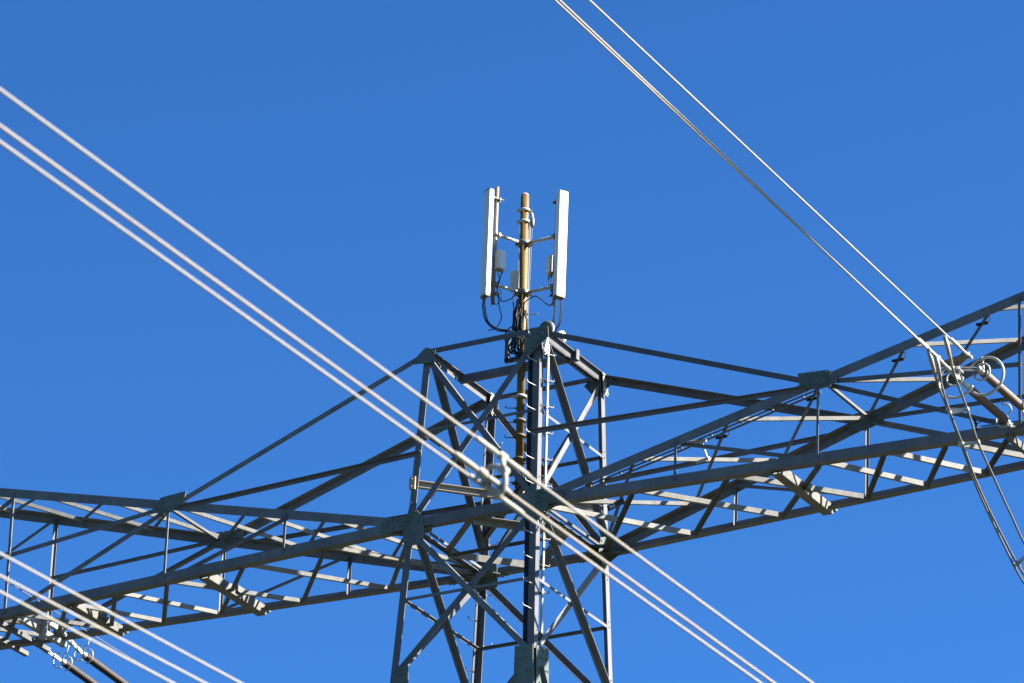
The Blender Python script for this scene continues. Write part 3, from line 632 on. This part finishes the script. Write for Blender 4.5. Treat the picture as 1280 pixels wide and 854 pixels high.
for k in range(6):
    ox, oy = 0.02 + 0.028 * (k % 3), 0.03 * (k // 3)
    pts = [V((1.0 - ox * 0.5, -1.02 + oy, 3.25))]
    for z in (3.0, 2.0, 1.0, 0.1, -0.4, -1.5, Z2, -12, -24, GZ + 0.3):
        h = halfw(z) + OFF - 0.15 - ox; pts.append(V((h, -halfw(z) - OFF + 0.03 + oy, z)))
    tube(bm, pts, 0.017, 7)
tag(build('feeder_cables', bm, BLACK), 'straight bundle of black feeder cables clipped inside the near leg', 'cable')
# plug of spare cable between mast base and front (rust coloured loop at the foot)
# ------------------------------------------------------------------ conductors, insulators, fittings
def wire(P, Q, r, label, group, m=COND, ext=0.0, name='conductor'):
    P, Q = V(P), V(Q); d = (Q - P).normalized()
    bm = nb(); tube(bm, [P - d * ext, P, Q, Q + d * ext], r, 10)
    o = build(name, bm, m, smooth=True); tag(o, label, 'power line', group); return o
G1 = 'three wires of the near upper bundle'; G2 = 'three wires of the near lower bundle'; G3 = 'three wires tied to the right insulators'
wire((19, -41.9, -14.4), (19, -25.46, -14.48), 0.0152, 'uppermost of the three blurred pale wires crossing in front of the pylon body', G1, ext=55)
wire((19.1, -41.99, -14.83), (19.1, -26.59, -14.89), 0.0152, 'middle one of the three blurred pale wires crossing in front of the pylon body', G1, m=WARM, ext=55)
wire((18.9, -41.7, -14.82), (18.9, -26.56, -14.84), 0.0152, 'lowest of the three blurred pale wires crossing in front of the pylon body', G1, ext=55)
wire((16, -37.22, -16.71), (16, -32.79, -16.54), 0.0130, 'uppermost of the three pale wires crossing the bottom left corner', G2, ext=40)
wire((16.1, -37.32, -17.0), (16.1, -33.62, -16.84), 0.0130, 'middle one of the three pale wires crossing the bottom left corner', G2, ext=40)
wire((15.9, -37.03, -17.03), (15.9, -33.91, -16.91), 0.0130, 'lowest of the three pale wires crossing the bottom left corner', G2, ext=40)
W = [((10.1, -16.51, 0.65), (10.1, -2.86, 0.18)), ((10.35, -16.805, 0.448), (10.35, -3.17, -0.11)), ((10.6, -16.37, 0.6), (10.6, -3.34, 0.18))]
for i, (P, Q) in enumerate(W):
    P, Q = V(P), V(Q); d = (Q - P).normalized(); E_ = Q - d * (0.65, 0.35, 0.0)[i]
    bm = nb(); tube(bm, [P - d * 60, E_], 0.0165, 10)
    o = build('conductor', bm, OLDCOND if i < 1 else COND, smooth=True)
    tag(o, ('lower wire of the pair', 'upper wire of the pair', 'single wire beside the pair')[i] + ' running from the top edge to the right insulators', 'power line', G3)
    # compression clamp at its end
    bm = nb()
    tube(bm, [E_ - d * 0.75, E_ - d * 0.70, E_ - d * 0.35, E_ - d * 0.32, E_ - d * 0.05, E_], [0.02, 0.033, 0.033, 0.026, 0.026, 0.018], 10)
    tube(bm, [E_ - d * 0.03, E_ + d * 0.05], 0.04, 10)
    o = build('dead_end_clamp', bm, GALV); tag(o, 'silver sleeve clamp on the end of the %s incoming wire' % ('left', 'middle', 'right')[i], 'clamp', 'sleeve clamps on the incoming wires')
thin = wire((-9.5, -1.73, 0.06), (-9.5, 3.65, -0.01), 0.009, 'thin dark wire passing over the left arm behind the pale wires', 'thin wires', m=JUMP, ext=3, name='thin_wire')

def insulator(P, Q, r, label, group, m=PORC, sheds=44, core=0.86):
    """long-rod insulator from P to Q (porcelain with sheds and metal end caps)"""
    P, Q = V(P), V(Q); d = (Q - P).normalized(); L = (Q - P).length
    o = empty('long_rod_insulator', P, label, 'insulator', group)
    pts, rr = [P + d * 0.04], [r * 0.72]
    n = sheds; step = (L - 0.12) / n
    for i in range(n):
        a = 0.06 + i * step
        pts += [P + d * a, P + d * (a + step * 0.35), P + d * (a + step * 0.9)]; rr += [r * core, r, r * core]
    pts.append(Q - d * 0.04); rr.append(r * 0.72)
    bm = nb(); tube(bm, pts, rr, 18); build('porcelain_rod', bm, m, o)
    bm = nb(); tube(bm, [P - d * 0.02, P + d * 0.08], [r * 0.5, r * 0.85], 14); build('end_cap', bm, GALV, o)
    bm = nb(); tube(bm, [Q - d * 0.08, Q + d * 0.02], [r * 0.85, r * 0.5], 14); build('end_cap', bm, GALV, o)
    return o
def ring(c, d, R0, r, a0, a1, label, m=GALV, stem=None, group='grading rings', name='grading_ring'):
    c, d = V(c), V(d).normalized(); e1 = V((0, 0, 1)); e1 = ortho(d, e1); e2 = d.cross(e1)
    N = 36; pts = [c + (e1 * math.sin(R(a0 + (a1 - a0) * i / N)) + e2 * math.cos(R(a0 + (a1 - a0) * i / N))) * R0 for i in range(N + 1)]
    bm = nb(); tube(bm, pts, r, 10)
    for s_ in (stem or []):
        q = c + (e1 * math.sin(R(s_)) + e2 * math.cos(R(s_))) * R0; tube(bm, [q, c + (q - c) * 0.15], r * 0.7, 8); tube(bm, [q + (q - c).normalized() * r * 0.6, q - (q - c).normalized() * r * 1.6], r * 1.5, 10)
    o = build(name, bm, m, smooth=True); tag(o, label, 'ring', group)
    return o
def links(P, Q, label, group, n=5, wd=0.06):
    """chain of twin flat link plates with pins between P and Q"""
    P, Q = V(P), V(Q); d = (Q - P).normalized(); L = (Q - P).length; side = V((1, 0, 0)); bm = nb()
    for i in range(n):
        a, b = P + d * L * i / n, P + d * L * (i + 1.12) / n if i < n - 1 else Q
        if i % 2 == 0:
            for sg_ in (-1, 1): box(bm, a + side * 0.022 * sg_, b + side * 0.022 * sg_, side, (0, 0, 1), 0.010, wd)
        else: box(bm, a, b, side, (0, 0, 1), 0.022, wd * 0.8)
        tube(bm, [a + d * 0.02 - side * 0.05, a + d * 0.02 + side * 0.05], 0.016, 8)
    o = build('link_chain', bm, GALV); tag(o, label, 'fitting', group); return o

# right-hand twin tension string
S1 = (V((10.2, -2.50, 0.02)), V((10.2, -1.02, 0.02))); S2 = (V((10.5, -2.66, 0.21)), V((10.5, -1.02, 0.20)))
insulator(S1[0], S1[1], 0.074, 'left one of the two brown rod insulators at the right edge', 'brown rod insulators at the right edge')
insulator(S2[0], S2[1], 0.074, 'right one of the two brown rod insulators at the right edge', 'brown rod insulators at the right edge')
links(S1[1], (10.2, -0.72, -0.02), 'short link chain between the left brown insulator and the right arm', 'link chains on the right arm', 3)
links(S2[1], (10.5, -0.72, 0.02), 'short link chain between the right brown insulator and the right arm', 'link chains on the right arm', 3)
d1 = V((0, 1, 0))
ring((10.2, -2.97, 0.0), d1, 0.33, 0.022, 100, 330, 'big open silver ring round the head of the left brown insulator', stem=[120])
ring((10.5, -2.52, 0.18), d1, 0.335, 0.024, -150, 150, 'big open silver ring round the head of the right brown insulator', stem=[100])
ring((10.2, -3.05, 0.0), d1, 0.15, 0.016, 20, 350, 'small dark ring inside the big ring of the left brown insulator', m=GREYBOX, stem=[100])
ring((10.5, -2.66, 0.20), d1, 0.15, 0.016, -180, 120, 'small ring inside the big ring of the right brown insulator', stem=[80, 200])
ring((10.2, -1.12, 0.02), d1, 0.15, 0.014, 130, 300, 'half ring below the lower end of the left brown insulator')
bm = nb(); tube(bm, curve([(10.27, -1.10, 0.10), (10.33, -1.12, 0.16), (10.30, -1.16, 0.24), (10.22, -1.2, 0.24), (10.19, -1.22, 0.30)], 5), 0.015, 8)
tag(build('arcing_horn', bm, GALV), 'curved silver horn above the lower end of the left brown insulator', 'horn')
# yoke hardware
bm = nb(); n_ = V((0, 0.25, 1)).normalized()
plate(bm, [(10.02, -3.45, 0.10), (10.30, -3.50, 0.12), (10.62, -3.45, 0.19), (10.60, -3.33, 0.19), (10.35, -3.18, 0.13), (10.05, -3.33, 0.10)], n_, 0.02)
for q in ((10.05, -3.40, 0.1), (10.35, -3.26, 0.13), (10.6, -3.4, 0.18)): tube(bm, [V(q) - n_ * 0.03, V(q) + n_ * 0.06], 0.03, 8)
tag(build('yoke_plate', bm, JUMP), 'dark flat yoke plate that joins the incoming wires on the right', 'fitting')
bm = nb()
YA, YB, YC = V((10.2, -3.01, 0.33)), V((10.2, -2.80, 0.02)), V((10.2, -3.23, 0.05))
for P, Q in ((YA, YB), (YB, YC), (YC, YA)):
    for dx in (-0.02, 0.02): box(bm, P + V((dx, 0, 0)), Q + V((dx, 0, 0)), (1, 0, 0), (0, 0, 1), 0.012, 0.045)
for q in (YA, YB, YC): tube(bm, [q - V((0.05, 0, 0)), q + V((0.05, 0, 0))], 0.028, 10)
for z in (0.0, 0.05): box(bm, (10.2, -2.90, 0.19 + z), (10.5, -2.72, 0.20 + z), (0, 0, 1), (0, 1, 0), 0.016, 0.04)
tube(bm, [(10.5, -2.76, 0.17), (10.5, -2.72, 0.27)], 0.022, 8)
tube(bm, [(10.2, -2.80, 0.02), (10.2, -2.64, 0.02), (10.2, -2.50, 0.02)], [0.03, 0.045, 0.05], 10); tube(bm, [(10.5, -2.80, 0.23), (10.5, -2.64, 0.21)], [0.03, 0.045], 10)
tube(bm, [(10.2, -3.23, 0.05), (10.14, -3.36, 0.10)], 0.025, 8); tube(bm, [(10.2, -3.01, 0.33), (10.24, -3.28, 0.20)], 0.02, 8)
tag(build('insulator_yoke', bm, GALV), 'silver triangular frame between the yoke plate and the two brown insulators', 'fitting')
bm = nb(); tube(bm, [(10.03, -2.86, 0.18), (10.05, -2.95, 0.18), (10.10, -3.3, 0.15)], 0.02, 8)
tag(build('turnbuckle', bm, GALV), 'short silver rod between the left sleeve clamp and the yoke plate', 'fitting')
# jumpers
J = [[(10.1, -3.87, 0.19), (10.1, -3.75, 0.05), (10.1, -3.5, -0.28), (10.1, -3.07, -0.61), (10.1, -2.49, -1.1), (10.1, -1.96, -1.57), (10.1, -1.08, -2.1), (10.1, -0.1, -2.58), (10.1, 1.2, -2.75), (10.1, 2.6, -2.2), (10.1, 3.6, -1.0), (10.1, 4.0, 0.1)],
     [(10.35, -4.09, -0.08), (10.35, -4.03, -0.18), (10.35, -3.88, -0.48), (10.35, -3.57, -0.85), (10.35, -3.02, -1.28), (10.35, -2.43, -1.77), (10.35, -1.56, -2.27), (10.35, -0.58, -2.68), (10.35, 1.0, -2.9), (10.35, 2.5, -2.4), (10.35, 3.6, -1.2), (10.35, 4.0, -0.1)],
     [(10.6, -4.29, 0.17), (10.6, -4.19, 0.01), (10.6, -3.95, -0.34), (10.6, -3.4, -0.82), (10.6, -3.03, -1.21), (10.6, -2.47, -1.57), (10.6, -1.79, -1.99), (10.6, -0.91, -2.45), (10.6, 0.8, -2.7), (10.6, 2.4, -2.2), (10.6, 3.6, -1.0), (10.6, 4.0, 0.1)]]
for i, pts in enumerate(J):
    bm = nb(); cp = curve(pts, 5); tube(bm, cp, 0.019, 9)
    o = build('jumper_cable', bm, JUMP, smooth=True); tag(o, ('left', 'middle', 'right')[i] + ' one of the three dark cables hanging in a bow below the right insulators', 'power line', 'three jumper cables on the right')
    bm = nb(); tube(bm, [pts[0], pts[1], V(pts[1]).lerp(V(pts[2]), 0.9)], [0.030, 0.040, 0.021], 10)
    o = build('jumper_lug', bm, OLDCOND); tag(o, 'swollen metal sleeve at the head of the %s hanging jumper cable' % ('left', 'middle', 'right')[i], 'clamp', 'sleeves at the heads of the jumper cables')
for (a, b, c, lab) in (((10.1, -3.12, -0.58), (10.35, -3.55, -0.87), (10.6, -3.42, -0.80), 'upper'), ((10.1, -2.62, -1.0), (10.35, -3.08, -1.24), (10.6, -3.0, -1.22), 'lower'), ((10.1, -0.5, -2.40), (10.35, -0.9, -2.56), (10.6, -1.0, -2.40), 'lowest')):
    bm = nb()
    for P, Q in ((a, c), (b, c), (a, b)): box(bm, P, Q, (0, 0, 1), (0, 1, 0), 0.045, 0.025)
    for q in (a, b, c): tube(bm, [V(q) + V((0, -0.03, 0.03)), V(q) + V((0, 0.03, -0.03))], 0.032, 8)
    o = build('spacer', bm, GALV); tag(o, lab + ' pale three-way spacer between the hanging jumper cables', 'spacer', 'spacers on the jumper cables')
# spacer on the near bundle (in front of the body)
sp = [V((19.0, -32.641, -14.445)), V((19.1, -33.209, -14.86)), V((18.9, -32.576, -14.825))]
o = empty('bundle_spacer', (19, -32.8, -14.9), 'blurred pale triangular spacer joining the three near wires in front of the body', 'spacer')
cc = V((19.03, -32.85, -14.80))
FRM = [(18.887, -14.70), (18.952, -14.645), (19.06, -14.64), (19.14, -14.70), (19.165, -14.81), (19.15, -14.92), (19.07, -14.945), (18.97, -14.85)]
fp = [V((x, -32.85, z)) for x, z in FRM]
bm = nb(); tube(bm, curve(fp + [fp[0]], 3), 0.028, 10)
box(bm, fp[0], fp[5], (0, 0, 1), (0, 1, 0), 0.035, 0.03); build('frame', bm, COND, o)
ax_ = V((0, 1, -0.003)).normalized()
for p, f in zip(sp, (fp[3], fp[0], fp[6])):
    bm = nb(); tube(bm, [f, p], 0.026, 8); tube(bm, [p - ax_ * 0.09, p - ax_ * 0.05, p + ax_ * 0.05, p + ax_ * 0.09], [0.024, 0.046, 0.046, 0.024], 12); tube(bm, [f + V((0, -0.05, 0)), f + V((0, 0.05, 0))], 0.05, 12); build('clamp_arm', bm, COND, o)
    for sg_ in (-1, 1):
        bm = nb(); tube(bm, [p + ax_ * sg_ * 0.1, p + ax_ * sg_ * 0.16, p + ax_ * sg_ * 0.5, p + ax_ * sg_ * 0.58], [0.021, 0.029, 0.029, 0.021], 10); build('armour_sleeve', bm, COND, o)
# left-hand strings (away from the viewer)
for (x, y0, z0, y1, z1, lab) in ((-10.7, 0.80, 0.0, 1.72, -0.045, 'left'), (-9.95, 0.66, 0.0, 1.32, -0.16, 'right')):
    P = V((x, y0, z0)); Q = V((x, y1, z1)); d = V((0, 1, -0.075)).normalized()
    links(P, Q, 'white sunlit link chain leading to the %s dark insulator at the bottom left' % lab, 'link chains on the left arm', 6, 0.075)
    insulator(Q, Q + d * 2.1, 0.078, '%s one of the two dark ribbed insulators at the bottom left' % lab, 'dark ribbed insulators at the bottom left', DARKPORC, 26, core=0.5)
    ring(Q + d * 0.12, d, 0.15, 0.013, -85, 75, 'right half ring at the head of the %s dark insulator' % lab)
    ring(Q - d * 0.05, d, 0.16, 0.013, 95, 285, 'left half ring at the head of the %s dark insulator' % lab)
    c = Q + d * 0.02
    bm = nb(); tube(bm, curve([c + V((0, 0, 0.05)), c + V((0.06, -0.02, 0.14)), c + V((0.10, -0.02, 0.18)), c + V((0.12, 0.0, 0.30))], 4), 0.014, 8)
    tag(build('arcing_horn', bm, GALV), 'little upright horn over the head of the %s dark insulator at the bottom left' % lab, 'horn', 'horns at the bottom left')
# strings of the left arm towards the viewer (mostly left of the frame)
links((-10.7, -0.62, 0.02), (-10.7, -1.25, 0.02), 'silver link chain leading left from the near side of the left arm', 'link chains on the left arm', 5, 0.06)
insulator((-10.7, -1.28, 0.02), (-10.7, -2.8, 0.03), 0.074, 'brown rod insulator leaving the near side of the left arm at the left edge', 'brown rod insulators at the left edge')
ring((-10.7, -1.34, 0.03), d1, 0.15, 0.014, 130, 300, 'half ring beside the left edge on the near side of the left arm')
bm = nb()
for zz in (0.0,):
    tube(bm, [(10.35, -0.75, 0.10), (9.62, -0.78, 0.12)], 0.012, 6)
tube(bm, curve([(9.55, -0.80, 0.05), (9.53, -0.80, 0.16), (9.50, -0.80, 0.26)], 3), 0.022, 8)
tube(bm, curve([(9.54, -0.80, 0.17), (9.75, -0.80, 0.22), (10.0, -0.78, 0.14), (10.1, -0.75, 0.08)], 4), 0.008, 6)
tag(build('earthing_lead', bm, BLACK), 'short black post with a thin lead on the near chord of the right arm', 'earthing lead')
